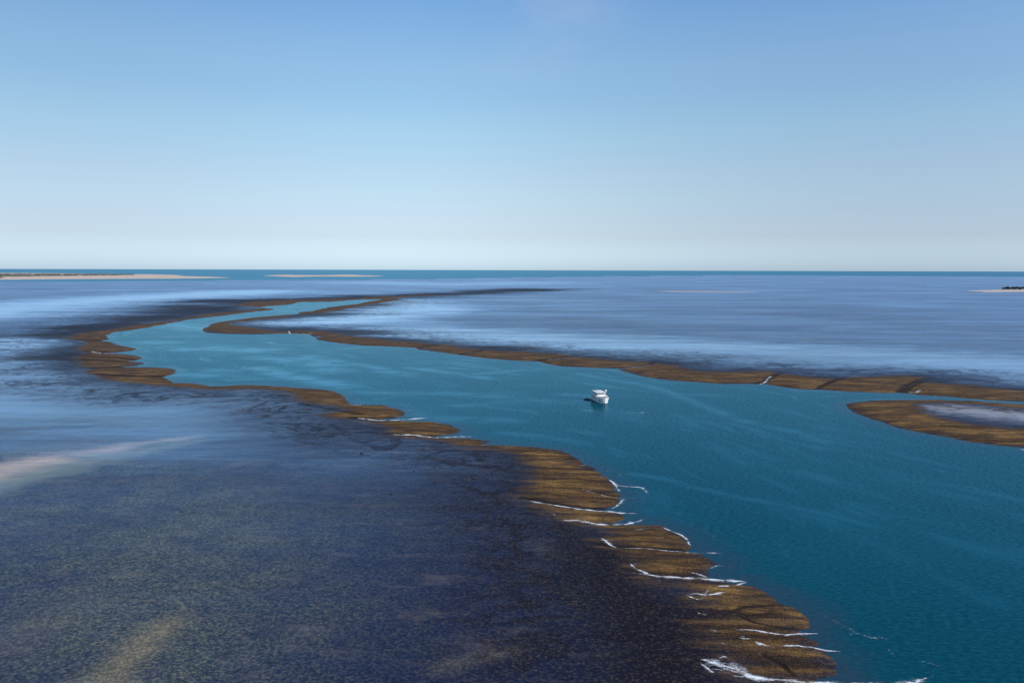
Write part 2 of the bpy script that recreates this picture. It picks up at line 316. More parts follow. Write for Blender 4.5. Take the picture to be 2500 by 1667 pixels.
pink = near_lines(PINK); calm = near_lines(CALM); tanv = near_lines(TAN); slick = near_lines(SLICK)
dl = fill(seg_dist(Q, left, False), None, 9999.); dr = fill(np.minimum(seg_dist(Q, right, False), np.abs(sd_is[idx])), None, 9999.)
psi = dl / (dl + dr + 1e-6)

a_i = np.arange(NA); i0 = (np.arange(NR - 1)[:, None] * NA + a_i[None]).ravel(); i1 = (np.arange(NR - 1)[:, None] * NA + ((a_i + 1) % NA)[None]).ravel()
QUADS = np.stack([i0, i1, i1 + NA, i0 + NA], 1)
zq = zr[QUADS]
def sub(name, mask, z, mat, attrs):
    f = QUADS[mask]; u, inv = np.unique(f, return_inverse=True)
    return mesh_obj(name, np.stack([GX[u], GY[u], z[u]], 1), inv.reshape(f.shape), mat, attrs={k: v[u] for k, v in attrs.items()})

# ------------------------------------------------------------------ reef material: coral bottom, a film of water on the flat, bare coral at the edges
def film(n, base, tint, rough, k, nb):
    """a skin of water: tinted glossy layer whose share follows Fresnel, k = how much of it the ripples leave"""
    fr = n.t.nodes.new('ShaderNodeFresnel'); fr.inputs['IOR'].default_value = 1.33
    gl = n.t.nodes.new('ShaderNodeBsdfGlossy'); n.put(gl.inputs['Color'], tint); n.put(gl.inputs['Roughness'], rough)
    n.put(gl.inputs['Normal'], nb)
    mx = n.t.nodes.new('ShaderNodeMixShader'); n.put(mx.inputs[0], n.ma('MULTIPLY', fr.outputs[0], k, clamp=True))
    n.t.links.new(base, mx.inputs[1]); n.t.links.new(gl.outputs[0], mx.inputs[2]); return mx.outputs[0]
def reef_material():
    n = NT('reef_flat')
    b, dkk, s, g, tn, rim = (n.attr(k) for k in ('bare', 'dark', 'sandy', 'gully', 'tan', 'rim')); pk, cm_ = n.attr('pink'), n.attr('calm')
    big = n.noise(0.012, 3); mid = n.noise(0.06, 4, 0.6); fine = n.noise(1.1, 3, 0.6, stretch=(0.9, 1.1, 1)); fine2 = n.noise(3.2, 2, 0.6)
    streak = n.noise(0.5, 4, 0.6, stretch=(0.055, 0.45, 1, 0.12)); rag = n.noise(0.22, 5, 0.65, stretch=(0.3, 1.0, 1, 0.1))
    big2 = n.noise(0.0035, 4, 0.6, stretch=(0.5, 1, 1))
    # masks in metres from the traced edges, roughened
    wob = n.ma('MULTIPLY', n.ma('SUBTRACT', n.ma('ADD', n.ma('MULTIPLY', rag, 0.55), n.ma('MULTIPLY', streak, 0.45)), 0.5), 44)
    bm = n.step(n.ma('ADD', b, wob), -9, 6)
    wisp = n.ma('ADD', n.ma('MULTIPLY', n.noise(0.16, 6, 0.72, stretch=(0.25, 0.9, 1, 0.1), dist=0.8), 0.5), n.ma('MULTIPLY', n.noise(0.03, 6, 0.75, stretch=(0.5, 1.0, 1, 0.2), dist=1.2), 0.5))
    dm = n.step(n.ma('ADD', dkk, n.ma('MULTIPLY', n.ma('SUBTRACT', wisp, 0.52), 70)), n.mixf(n.attr('remote'), -10, -13), n.mixf(n.attr('remote'), 34, 12))
    fil = n.step(n.ma('ABSOLUTE', n.ma('SUBTRACT', n.noise(0.022, 6, 0.62, stretch=(0.7, 1.0, 1, 0.5), dist=0.5), 0.5)), 0.05, 0.004)
    fil2 = n.step(n.ma('ABSOLUTE', n.ma('SUBTRACT', n.noise(0.07, 5, 0.6, stretch=(0.6, 1.0, 1, -0.3), dist=0.5), 0.5)), 0.06, 0.01)
    fil = n.ma('MULTIPLY', n.ma('MAXIMUM', fil, n.ma('MULTIPLY', fil2, 0.6)), n.step(n.ma('ADD', dkk, n.ma('MULTIPLY', n.ma('SUBTRACT', mid, 0.5), 40)), -34, 2))
    dots = n.ma('MULTIPLY', n.step(n.noise(0.35, 3, 0.6), 0.64, 0.70), n.step(dkk, -50, -5))
    dm = n.ma('MAXIMUM', dm, n.ma('MULTIPLY', n.ma('MAXIMUM', fil, dots), 0.8))
    sm = n.step(n.ma('ADD', s, n.ma('MULTIPLY', n.ma('SUBTRACT', mid, 0.5), 26)), -10, 16)
    # bottom under the film
    clump_raw = n.ma('ADD', n.ma('MULTIPLY', fine, 0.65), n.ma('MULTIPLY', fine2, 0.35)); clump = n.step(clump_raw, 0.43, 0.64)
    lush = n.step(n.ma('ADD', n.ma('MULTIPLY', big, 0.6), n.ma('MULTIPLY', mid, 0.4)), 0.38, 0.62)
    heads = n.step(n.noise(0.30, 4, 0.65, stretch=(0.8, 1.1, 1)), 0.55, 0.66); bare_sand = n.step(n.noise(0.17, 5, 0.7), 0.60, 0.72)
    ns = n.step(rim, -120, -10)
    deep = n.mix(lush, (0.011, 0.019, 0.050), (0.018, 0.032, 0.042))
    pale = n.mix(lush, (0.075, 0.080, 0.088), (0.150, 0.148, 0.108))
    pale = n.mix(n.ma('MULTIPLY', ns, 0.85), pale, (0.036, 0.034, 0.042))
    deep = n.mix(n.ma('MULTIPLY', ns, 0.9), deep, (0.004, 0.008, 0.036))  # navy sheen beside the dark rim put into the bottom colour
    bottom = n.mix(clump, deep, pale)
    bottom = n.mix(n.ma('MULTIPLY', heads, 0.55), bottom, (0.010, 0.014, 0.026))
    bottom = n.mix(n.ma('MULTIPLY', n.ma('MULTIPLY', bare_sand, lush), n.ma('SUBTRACT', 0.6, n.ma('MULTIPLY', ns, 0.5))), bottom, (0.15, 0.14, 0.10))
    bottom = n.mix(n.ma('MULTIPLY', tn, 0.8), bottom, n.mix(clump, (0.10, 0.09, 0.060), (0.27, 0.22, 0.13)))
    bottom = n.mix(n.ma('MULTIPLY', sm, 0.85), bottom, (0.150, 0.185, 0.165))
    bottom = n.mix(n.step(n.ma('ADD', pk, n.ma('MULTIPLY', n.ma('SUBTRACT', n.noise(0.09, 5, 0.7, stretch=(0.4, 1, 1, 0.35)), 0.5), 1.1)), 0.0, 1.15), bottom, (0.50, 0.39, 0.32))
    # dark wet rubble
    darkc = n.mix(n.step(clump_raw, 0.52, 0.66), (0.008, 0.007, 0.012), (0.075, 0.056, 0.044))
    col = n.mix(n.ma('MULTIPLY', dm, 0.92), bottom, darkc)
    # bare coral: golden crests, dark runnels, pale rubble and wet hollows
    bf = n.step(n.ma('ADD', n.ma('MULTIPLY', streak, 0.65), n.ma('MULTIPLY', fine, 0.35)), 0.38, 0.60)
    crest = n.mix(n.step(n.noise(0.05, 4, 0.6, stretch=(0.5, 1, 1)), 0.38, 0.62), (0.140, 0.077, 0.026), (0.290, 0.162, 0.052))
    barec = n.mix(bf, (0.042, 0.021, 0.010), crest)
    barec = n.mix(n.step(fine2, 0.55, 0.70), barec, (0.27, 0.17, 0.085))
    barec = n.mix(n.ma('MULTIPLY', n.step(n.noise(2.1, 3, 0.7), 0.58, 0.68), 0.8), barec, (0.020, 0.012, 0.010))
    barec = n.mix(n.ma('MULTIPLY', n.attr('remote'), 0.55), barec, n.mix(bf, (0.050, 0.036, 0.036), (0.125, 0.088, 0.066)))
    runnel = n.step(n.ma('ABSOLUTE', n.ma('SUBTRACT', n.noise(0.30, 4, 0.6, stretch=(0.10, 0.8, 1, 0.14), dist=0.3), 0.5)), 0.045, 0.008)
    barec = n.mix(n.ma('MULTIPLY', runnel, 0.7), barec, (0.018, 0.013, 0.014))
    mott = n.step(n.noise(0.09, 5, 0.7, stretch=(0.35, 1, 1, 0.1)), 0.46, 0.62)
    barec = n.mix(n.ma('MULTIPLY', mott, 0.65), barec, n.mix(fine, (0.026, 0.017, 0.016), (0.078, 0.054, 0.042)))
    barec = n.mix(n.ma('MULTIPLY', n.step(n.ma('ADD', b, n.ma('MULTIPLY', wob, 0.8)), 14, -3), 0.75), barec, n.mix(bf, (0.016, 0.011, 0.012), (0.080, 0.048, 0.026)))
    col = n.mix(bm, col, barec)
    wet = n.step(n.ma('ADD', g, n.ma('MULTIPLY', n.ma('SUBTRACT', fine, 0.5), 0.8)), 0.35, 0.85)
    col = n.mix(n.ma('MULTIPLY', wet, 0.8), col, (0.014, 0.011, 0.013))  # gullies darkened for wet coral and for scarp shade, both as colour
    expo = n.ma('MAXIMUM', bm, n.ma('MULTIPLY', dm, 0.86))
    # water film: smooth lanes and rippled lanes, calm close behind the rim
    lanes = n.step(n.ma('ADD', n.ma('MULTIPLY', big2, 0.4), n.ma('ADD', n.ma('MULTIPLY', n.noise(0.02, 5, 0.65, stretch=(0.22, 1, 1, -0.06)), 0.35), n.ma('MULTIPLY', n.noise(0.006, 5, 0.6, stretch=(0.15, 1, 1, 0.04)), 0.25))), 0.40, 0.62)
    cmn = n.step(n.ma('ADD', cm_, n.ma('ADD', n.ma('MULTIPLY', n.ma('SUBTRACT', n.noise(0.02, 6, 0.65, stretch=(0.28, 1, 1, 0.05)), 0.5), 1.1), n.ma('MULTIPLY', n.ma('SUBTRACT', n.noise(0.07, 6, 0.72, stretch=(0.22, 1, 1, 0.1)), 0.5), 1.1))), -0.05, 1.15)
    calm = n.ma('MAXIMUM', n.ma('MULTIPLY', lanes, 0.36), cmn)
    thin = n.step(n.ma('ADD', n.ma('MULTIPLY', n.noise(0.022, 7, 0.72, stretch=(0.10, 1, 1, -0.03)), 0.5), n.ma('MULTIPLY', n.noise(0.009, 7, 0.72, stretch=(0.13, 1, 1, 0.05)), 0.5)), 0.42, 0.58)
    k = n.ma('MULTIPLY', n.ma('MULTIPLY', n.mixf(calm, 0.61, 1.7), n.mixf(thin, 0.80, 1.06)), n.ma('MULTIPLY', n.ma('SUBTRACT', 1.0, expo), n.mixf(n.ma('MULTIPLY', n.step(rim, -75, 0), n.ma('SUBTRACT', 1.0, n.attr('remote'))), 1.0, 0.36)))
    hgt = n.ma('ADD', n.ma('MULTIPLY', fine, 1.0), n.ma('MULTIPLY', fine2, 0.6))
    nb = n.bump(hgt, n.mixf(expo, 0.04, 1.0), 0.4)
    base = n.pbsdf(Base_Color=col, Roughness=0.9, Specular_IOR_Level=0.06, Normal=nb)
    return n.done(film(n, base, (0.60, 0.78, 1.0), n.mixf(calm, 0.32, 0.09), k, nb))
def water_material():
    n = NT('sea_water')
    sh, ps, sk, far = (n.attr(k) for k in ('shore', 'psi', 'slick', 'far')); rem = n.attr('remote')
    xyz = n.sep(n.pos)
    flow = n.noise(1.0, 5, 0.6, vec=n.comb(n.ma('MULTIPLY', ps, 15), n.ma('MULTIPLY', xyz[0], 0.013), n.ma('MULTIPLY', xyz[1], 0.013)), dist=0.9)
    patch = n.noise(0.008, 3)
    smooth = n.ma('MAXIMUM', n.ma('MULTIPLY', sk, n.step(n.noise(0.05, 5, 0.65, stretch=(0.6, 1, 1)), 0.28, 0.6)), n.ma('MULTIPLY', n.step(n.ma('ADD', n.ma('MULTIPLY', flow, 0.75), n.ma('MULTIPLY', patch, 0.25)), 0.50, 0.72), 0.5))
    smooth = n.ma('MAXIMUM', smooth, n.ma('MULTIPLY', rem, n.ma('MULTIPLY', n.step(n.noise(0.035, 6, 0.7, stretch=(0.22, 1, 1, 0.1)), 0.52, 0.68), 0.38)))
    smooth = n.ma('MINIMUM', smooth, 1.0)
    edge = n.step(n.ma('ADD', sh, n.ma('MULTIPLY', n.ma('SUBTRACT', n.noise(0.10, 5, 0.65), 0.5), 26)), 18, -2)
    body = n.mix(n.step(patch, 0.35, 0.65), (0.001, 0.044, 0.068), (0.002, 0.054, 0.078))
    w1 = n.noise(0.55, 3, 0.6, stretch=(0.8, 1.5, 1, 0.2)); w2 = n.noise(1.9, 2, 0.5, stretch=(0.8, 1.2, 1, -0.2))
    h = n.ma('ADD', n.ma('MULTIPLY', w1, 0.7), n.ma('MULTIPLY', w2, 0.3))
    body = n.mix(n.step(h, 0.42, 0.70), body, (0.003, 0.066, 0.088))  # light caught by ripple slopes put into the body colour
    body = n.mix(n.ma('MULTIPLY', smooth, 0.35), body, (0.008, 0.120, 0.185))
    body = n.mix(n.ma('MULTIPLY', edge, n.mixf(rem, 0.85, 0.55)), body, n.mix(rem, (0.020, 0.043, 0.064), (0.060, 0.105, 0.140)))
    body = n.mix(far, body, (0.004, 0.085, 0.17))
    k = n.mixf(smooth, n.mixf(n.step(h, 0.38, 0.62), 0.34, 0.82), 1.15)
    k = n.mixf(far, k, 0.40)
    nb = n.bump(h, n.mixf(smooth, 0.20, 0.08), 0.5)
    base = n.pbsdf(Base_Color=body, Roughness=1.0, Specular_IOR_Level=0.0)
    return n.done(film(n, base, (0.42, 0.79, 1.0), n.mixf(smooth, 0.11, 0.10), k, nb))
M_REEF, M_WATER = reef_material(), water_material()
is_isl = (sd_is > d_main)[QUADS].any(1)
onreef = zq.max(1) > -0.7
ra = dict(bare=bare, dark=dk, rim=rim, sandy=snd, gully=gul, tan=tanv, pink=pink, calm=calm, remote=remote)
struct(sub('reef_flat', onreef & ~is_isl, zr, M_REEF, ra), 'dark coral reef flat awash at low tide with bare brown edges')
struct(sub('reef_islet', onreef & is_isl, zr, M_REEF, ra), 'brown rounded reef islet with a shallow pool on top')
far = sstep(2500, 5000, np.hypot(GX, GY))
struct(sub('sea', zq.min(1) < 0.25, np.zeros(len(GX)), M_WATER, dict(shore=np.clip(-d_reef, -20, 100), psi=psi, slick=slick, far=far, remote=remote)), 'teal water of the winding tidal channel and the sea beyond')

# ------------------------------------------------------------------ terrain height look-up
def ground(x, y):
    r = np.hypot(x, y); a = np.arctan2(x, y)
    i = np.clip(np.searchsorted(rr, r) - 1, 0, NR - 2); j = np.clip(np.searchsorted(az, a) - 1, 0, NA - 2)
    fr = np.clip((r - rr[i]) / (rr[i + 1] - rr[i]), 0, 1); fa = np.clip((a - az[j]) / (az[j + 1] - az[j]), 0, 1)
    Z = np.maximum(zr.reshape(NR, NA), 0)
    return (Z[i, j] * (1 - fr) * (1 - fa) + Z[i + 1, j] * fr * (1 - fa) + Z[i, j + 1] * (1 - fr) * fa + Z[i + 1, j + 1] * fr * fa)

# ------------------------------------------------------------------ white water running off the reef
def foam_material():
    n = NT('white_water')
    c, dens = n.attr('across'), n.attr('froth')
    n1 = n.noise(0.9, 5, 0.75, stretch=(0.4, 1.4, 1)); n2 = n.noise(3.0, 4, 0.7)
    nn = n.ma('ADD', n.ma('MULTIPLY', n1, 0.65), n.ma('MULTIPLY', n2, 0.35))
    ac = n.ma('ABSOLUTE', c); var = n.mixf(n.step(n.noise(0.16, 4, 0.65), 0.3, 0.7), 0.35, 1.3)
    core = n.ma('MULTIPLY', n.ma('MULTIPLY', n.ma('SUBTRACT', 1.0, n.ma('MULTIPLY', ac, 2.1), clamp=True), dens), var)
    veil = n.ma('MULTIPLY', n.ma('MULTIPLY', n.ma('SUBTRACT', 1.0, ac, clamp=True), dens), var)
    jn = n.ma('MULTIPLY', n.ma('SUBTRACT', nn, 0.5), 2.0)
    a = n.step(n.ma('ADD', jn, n.ma('MULTIPLY', core, 0.85)), 0.25, 0.85)
    v = n.ma('MULTIPLY', n.step(n.ma('ADD', jn, n.ma('MULTIPLY', veil, 0.75)), 0.30, 0.80), 0.55)
    a = n.ma('MULTIPLY', n.ma('MAXIMUM', a, v), n.ma('MINIMUM', n.ma('ADD', dens, 0.1), 1.0), clamp=True)
    d = n.pbsdf(Base_Color=n.mix(n1, (0.62, 0.66, 0.72), (0.92, 0.93, 0.94)), Roughness=0.7)
    tr = n.t.nodes.new('ShaderNodeBsdfTransparent'); mx = n.t.nodes.new('ShaderNodeMixShader')
    n.t.links.new(a, mx.inputs[0]); n.t.links.new(tr.outputs[0], mx.inputs[1]); n.t.links.new(d, mx.inputs[2])
    return n.done(mx.outputs[0])
z6 = lambda p: zm(900, 1000, p); z7 = lambda p: zm(1500, 1000, p); z3 = lambda p: zm(700, 640, p); z2 = lambda p: zm(0, 600, p); z4 = lambda p: zm(1500, 640, p)
FOAM = [  # points, width in metres, density
 (z6([(880,525),(960,540),(1040,552),(1120,562),(1200,573),(1300,578),(1400,580),(1480,588),(1540,591)]),2.6,1.0),
 (z6([(1115,645),(1190,643),(1250,650),(1310,657),(1400,657),(1470,652),(1520,640),(1580,622)]),2.6,1.0),
 (z6([(1185,633),(1220,638),(1260,648)]),1.2,0.8),(z6([(1040,597),(1060,605),(1070,618)]),1.2,0.7),
 (z6([(1685,670),(1740,695),(1790,715),(1830,742),(1850,778)]),1.3,0.95),(z6([(1520,697),(1580,688),(1630,675)]),0.9,0.6),
 (z6([(1330,745),(1370,772),(1400,790),(1430,800)]),1.6,0.85),(z6([(1340,760),(1420,762),(1480,770)]),0.9,0.55),(z6([(1430,800),(1560,803),(1680,810),(1800,815),(1920,820),(2050,818)]),1.5,0.9),
 (z6([(1490,945),(1560,945),(1640,958),(1750,963),(1900,967),(2020,972),(2120,978),(2180,985)]),2.6,1.0),
 (z6([(1500,893),(1530,920),(1590,940),(1650,957)]),1.8,0.95),(z6([(1500,890),(1560,898),(1620,905)]),0.9,0.6),(z6([(1650,980),(1690,995)]),0.8,0.6),
 (z6([(1990,1018),(2060,1012),(2120,1000),(2175,985)]),1.5,0.9),(z6([(1800,1068),(1850,1088),(1900,1106),(1940,1085),(1990,1070),(2060,1052)]),1.3,0.9),
 (z6([(1805,1070),(1870,1065),(1930,1072),(1952,1045),(1950,1022),(1990,1012)]),1.1,0.8),(z6([(1890,1072),(1930,1076),(1975,1070)]),1.2,0.8),
 (z6([(1378,393),(1400,412),(1422,435),(1438,468)]),2.2,0.95),(z6([(1400,428),(1470,437),(1530,440),(1568,446),(1590,468),(1612,482)]),2.6,0.75),(z6([(1570,495),(1600,482)]),1.5,0.5),
 (z6([(1400,420),(1440,430),(1500,432)]),3.0,0.5),(z6([(1330,352),(1400,348),(1448,352),(1440,385)]),2.2,0.45),
 (z6([(1140,455),(1200,465),(1290,480),(1350,495),(1440,503),(1525,503)]),1.1,0.75),(z6([(1478,505),(1455,520),(1440,540),(1395,568)]),2.0,0.85),
 (z6([(1170,318),(1220,325),(1250,312)]),0.9,0.55),(z6([(1240,385),(1310,385),(1380,392)]),0.8,0.55),
 (z6([(1955,908),(2000,888),(2042,894)]),1.3,0.9),(z6([(1842,930),(1900,942),(1945,957)]),1.2,0.85),
 (z6([(1560,575),(1680,575),(1780,595),(1740,610)]),2.0,0.35),(z6([(1940,690),(2000,750),(2080,775),(2140,795)]),2.0,0.35),
 (z7([(490,1445),(560,1475),(640,1500),(720,1525),(800,1545),(900,1555),(1050,1560),(1300,1563),(1500,1563),(1640,1562),(1720,1550),(1800,1525),(1830,1520)]),2.6,1.0),
 (z7([(500,1450),(570,1470),(640,1490),(720,1510),(790,1535)]),5.0,0.95),(z7([(495,1475),(535,1505),(580,1530)]),1.6,0.8),(z7([(620,1510),(700,1540),(780,1545)]),2.4,0.7),
 (z7([(690,1275),(740,1272),(830,1278),(900,1282),(980,1291),(1050,1282),(1100,1275),(1168,1277)]),1.2,0.95),(z7([(1060,1265),(1100,1272)]),0.9,0.8),
 (z7([(800,1332),(830,1350),(870,1360),(950,1358),(1050,1353),(1130,1360),(1200,1372),(1300,1379)]),1.1,0.95),(z7([(805,1345),(850,1357)]),1.5,0.9),
 (z7([(525,1258),(548,1275),(592,1290)]),1.9,0.95),(z7([(530,1268),(572,1272)]),1.2,0.8),(z7([(712,1320),(740,1326),(782,1326)]),0.9,0.85),(z7([(720,1310),(750,1315)]),0.8,0.6),
 (z7([(475,1176),(500,1188),(532,1191)]),0.9,0.85),(z7([(600,1442),(628,1428),(656,1438)]),1.3,0.9),(z7([(605,1350),(630,1360),(658,1357)]),0.7,0.7),(z7([(480,1240),(500,1250)]),0.7,0.6),(z7([(690,1262),(705,1280)]),0.8,0.6),
 (z7([(1170,1155),(1250,1195),(1330,1230),(1380,1270),(1460,1290),(1520,1305),(1580,1310),(1630,1326)]),2.8,0.42),(z7([(1330,1235),(1375,1265),(1350,1290)]),2.2,0.5),(z7([(1470,1305),(1520,1298),(1560,1308)]),2.0,0.55),
 (z7([(1560,1350),(1600,1390),(1640,1430)]),1.6,0.4),(z7([(1690,1355),(1725,1355)]),1.4,0.6),(z7([(1760,1435),(1820,1448),(1875,1468)]),0.9,0.65),(z7([(1770,1500),(1825,1500)]),1.2,0.6),(z7([(1690,1380),(1730,1395)]),1.0,0.4),
 (z4([(820,702),(860,690),(885,675),(912,656)]),4.0,0.85),(z4([(1680,745),(1735,748),(1755,738)]),4.5,0.9),(z4([(1640,725),(1700,715),(1740,695)]),2.5,0.5),(z4([(30,611),(120,603),(180,600),(215,590)]),5,0.8),
 (z4([(2040,786),(2130,792),(2200,795)]),3,0.6),(z4([(1790,765),(1870,769)]),2.5,0.6),(z4([(1520,696),(1560,693),(1615,696)]),4,0.55),(z4([(2330,1070),(2360,1072)]),2.5,0.9),
 (z3([(760,494),(840,482),(900,475)]),5,0.65),(z3([(1000,530),(1070,520),(1110,512)]),4.5,0.7),(z3([(1480,563),(1560,557),(1640,548)]),5,0.75),(z3([(70,408),(110,412),(150,407)]),5,0.8),
 (z3([(14,396),(18,406),(17,412)]),4.0,1.0),
 (z3([(390,898),(470,903),(560,908),(650,905),(740,895),(812,890)]),4.5,1.0),(z3([(640,907),(740,913),(805,908)]),2.5,0.6),
 (z3([(590,991),(660,995),(750,993),(830,1003),(900,1004),(1000,1000),(1075,999)]),4.0,1.0),(z3([(650,1010),(745,1014)]),1.8,0.6),(z3([(365,823),(400,820),(435,812)]),4.5,0.85),(z3([(1105,1053),(1165,1047)]),2.5,0.8),
 (z3([(230,735),(270,741)]),3,0.6),(z3([(265,930),(340,925)]),2,0.45),
 (z2([(525,608),(580,618),(660,622)]),7,0.85),(z2([(655,570),(695,570)]),6,0.7),(z2([(385,566),(430,569)]),6,0.6),(z2([(760,484),(800,478)]),6,0.6),(z2([(1760,508),(1800,502)]),6,0.7),(z2([(520,697),(640,694)]),6,0.5),(z2([(1340,852),(1400,855)]),4,0.4),
 (z2([(1660,309),(1678,309)]),30,0.85),(z2([(1130,808),(1180,806)]),4,0.5),(z2([(1380,802),(1550,803)]),3,0.5),
 (z3([(1520,838),(1590,846),(1610,852)]),3,0.4),(z3([(1690,846),(1740,849),(1800,846)]),3,0.55),(z3([(1900,860),(1985,862),(2075,860)]),3.2,0.65),
 (z3([(1360,945),(1420,950)]),3,0.35),(z3([(1240,985),(1400,980)]),3,0.2)]
fv, ff, fc, fd = [], [], [], []
for pts, wd, dens in FOAM:
    q = trace(pts, 0.5)
    seg = np.hypot(*np.diff(q, axis=0).T); s_ = np.concatenate([[0], np.cumsum(seg)])
    n_ = max(6, int(s_[-1] / max(0.5, wd * 0.4))); n_ = min(n_, 160)
    u = np.linspace(0, s_[-1], n_)
    X = np.interp(u, s_, q[:, 0]); Y = np.interp(u, s_, q[:, 1])
    jit = np.cumsum(np.random.randn(n_)) ; jit = (jit - np.linspace(jit[0], jit[-1], n_)) * wd * 0.06
    tx, ty = np.gradient(X), np.gradient(Y); L = np.hypot(tx, ty) + 1e-6; nx, ny = -ty / L, tx / L
    taper = np.minimum(1, np.minimum(np.linspace(0.25, 6, n_), np.linspace(6, 0.25, n_)))
    base = len(fv)
    for k, c in enumerate((-1, -0.5, 0, 0.5, 1)):
        ox = X + nx * (c * wd * 1.15 * taper + jit); oy = Y + ny * (c * wd * 1.15 * taper + jit)
        oz = ground(ox, oy) + 0.10 + 0.10 * (1 - abs(c))
        for i in range(n_):
            fv.append((ox[i], oy[i], oz[i])); fc.append(c); fd.append(dens * (0.45 + 0.55 * taper[i]))
    for k in range(4):
        for i in range(n_ - 1):
            a = base + k * n_ + i; ff.append((a, a + 1, a + n_ + 1, a + n_))
fo = mesh_obj('white_water', fv, ff, foam_material(), attrs=dict(across=fc, froth=fd))
stuff(fo, 'white foaming water draining off the reef edges into the channel', 'white water')

# ------------------------------------------------------------------ far sandbanks, scrub, trees
def sand_material():
    n = NT('sand'); f = n.noise(0.01, 4, stretch=(0.4, 1, 1))
    return n.done(n.pbsdf(Base_Color=n.mix(n.step(f, 0.35, 0.65), (0.46, 0.35, 0.28), (0.58, 0.46, 0.38)), Roughness=0.9))
M_SAND = sand_material()
def bank(name, pts, z0, z1, label, mat=None):
    q = trace(pts, z0); bm = bmesh.new()
    vs = [bm.verts.new((x, y, z0 - 0.3)) for x, y in q]
    f = bm.faces.new(vs); f.normal_update()
    if f.normal.z < 0: f.normal_flip()
    r = bmesh.ops.extrude_face_region(bm, geom=[f]); top = [e for e in r['geom'] if isinstance(e, bmesh.types.BMVert)]
    c = q.mean(0)
    for v in top: v.co.z = z1; v.co.x += (c[0] - v.co.x) * 0.002; v.co.y += (c[1] - v.co.y) * 0.01
    bmesh.ops.triangulate(bm, faces=[g for g in bm.faces if len(g.verts) > 4])
    bmesh.ops.recalc_face_normals(bm, faces=bm.faces)
    me = bpy.data.meshes.new(name); bm.to_mesh(me); bm.free(); me.materials.append(mat or M_SAND)
    o = bpy.data.objects.new(name, me); COL.objects.link(o)
    return struct(o, label)
bank('sandbank', [(-900,690),(-300,686),(0,683),(150,681.6),(300,680.6),(420,680.2),(500,679.2),(562,678.2),(520,676.2),(470,674.8),(425,673.6),(446,672.6),
  (420,671.2),(380,670),(323,669.4),(250,668.6),(100,667),(0,666.5),(-400,667),(-900,669)], 0.3, 1.8, 'long pale sandbank under green scrub on the left horizon')
bank('sandbank', [(643,673.6),(670,671.6),(700,671),(720,671.6),(790,672),(840,670.8),(870,671),(880,672),(935,673.6),(900,675),(850,675.4),(800,674.8),(760,674.8),
  (715,676.2),(690,675.4)], 0.3, 1.8, 'thin bare sandbank far out left of centre')
bank('sandbank', [(1590,711.2),(1640,710.6),(1700,711),(1800,712.2),(1850,712.9),(1800,713),(1700,712.4),(1630,711.9)], 1.5, 2.2, 'short thin pinkish sand strip across the far flat right of centre')
bank('sandbank', [(2360,710.6),(2410,708.6),(2450,707.4),(2560,707),(2700,708),(2700,714),(2500,712.3),(2400,712.6)], 1.5, 2.4, 'pale sand strip under the dark trees at the right edge')
bank('sandbank', [(1575,678),(1600,677),(1625,677.8),(1600,678.6)], 0.3, 1.4, 'tiny sand cay far out to the right')

def leaf_material(name, a, b, sc):
    n = NT(name); f = n.noise(sc, 3)
    return n.done(n.pbsdf(Base_Color=n.mix(n.step(f, 0.3, 0.7), a, b), Roughness=0.7))
M_SCRUB = leaf_material('scrub_leaves', (0.035, 0.055, 0.025), (0.10, 0.12, 0.055), 0.02)
M_LEAF = leaf_material('mangrove_leaves', (0.010, 0.022, 0.012), (0.030, 0.050, 0.024), 0.3)
M_BARK = simple('bark', (0.10, 0.08, 0.06), 0.9)
# low scrub on the left island: clumps of leaves spread over its back
sv, sf = [], []
rng = np.random.default_rng(3)
for k in range(2600):
    px = rng.uniform(-420, 325); t = (px + 420) / 745
    lo = 679.5 - 8.5 * t ** 1.2 if px > 0 else 680; hi = 667.3 + 1.8 * max(0, px / 325)
    py = rng.uniform(hi + 0.4, max(hi + 0.8, lo + rng.normal() * 0.5)); x, y = at(px, py, 1.8)
    for q in range(5):
        a = rng.uniform(0, math.pi); r = rng.uniform(5, 13); hz = rng.uniform(2.0, 6.5); cx_, cy_ = x + rng.normal() * 14, y + rng.normal() * 40
        dx, dy = math.cos(a) * r, math.sin(a) * r; b = len(sv); tx, ty = rng.normal() * 2, rng.normal() * 2
        sv += [(cx_ - dx, cy_ - dy, 1.2), (cx_ + dx, cy_ + dy, 1.2), (cx_ + dx * 0.6 + tx, cy_ + dy * 0.6 + ty, hz), (cx_ - dx * 0.7 + tx, cy_ - dy * 0.7 + ty, hz * 0.9)]
        sf.append((b, b + 1, b + 2, b + 3))
        sv += [(cx_ - r, cy_ - r, hz * 0.8), (cx_ + r, cy_ - r, hz * 0.7), (cx_ + r, cy_ + r, hz), (cx_ - r, cy_ + r, hz * 0.9)]; sf.append((b + 4, b + 5, b + 6, b + 7))
stuff(mesh_obj('scrub', sv, sf, M_SCRUB, smooth=False), 'low green scrub covering the sandbank on the left horizon', 'scrub')

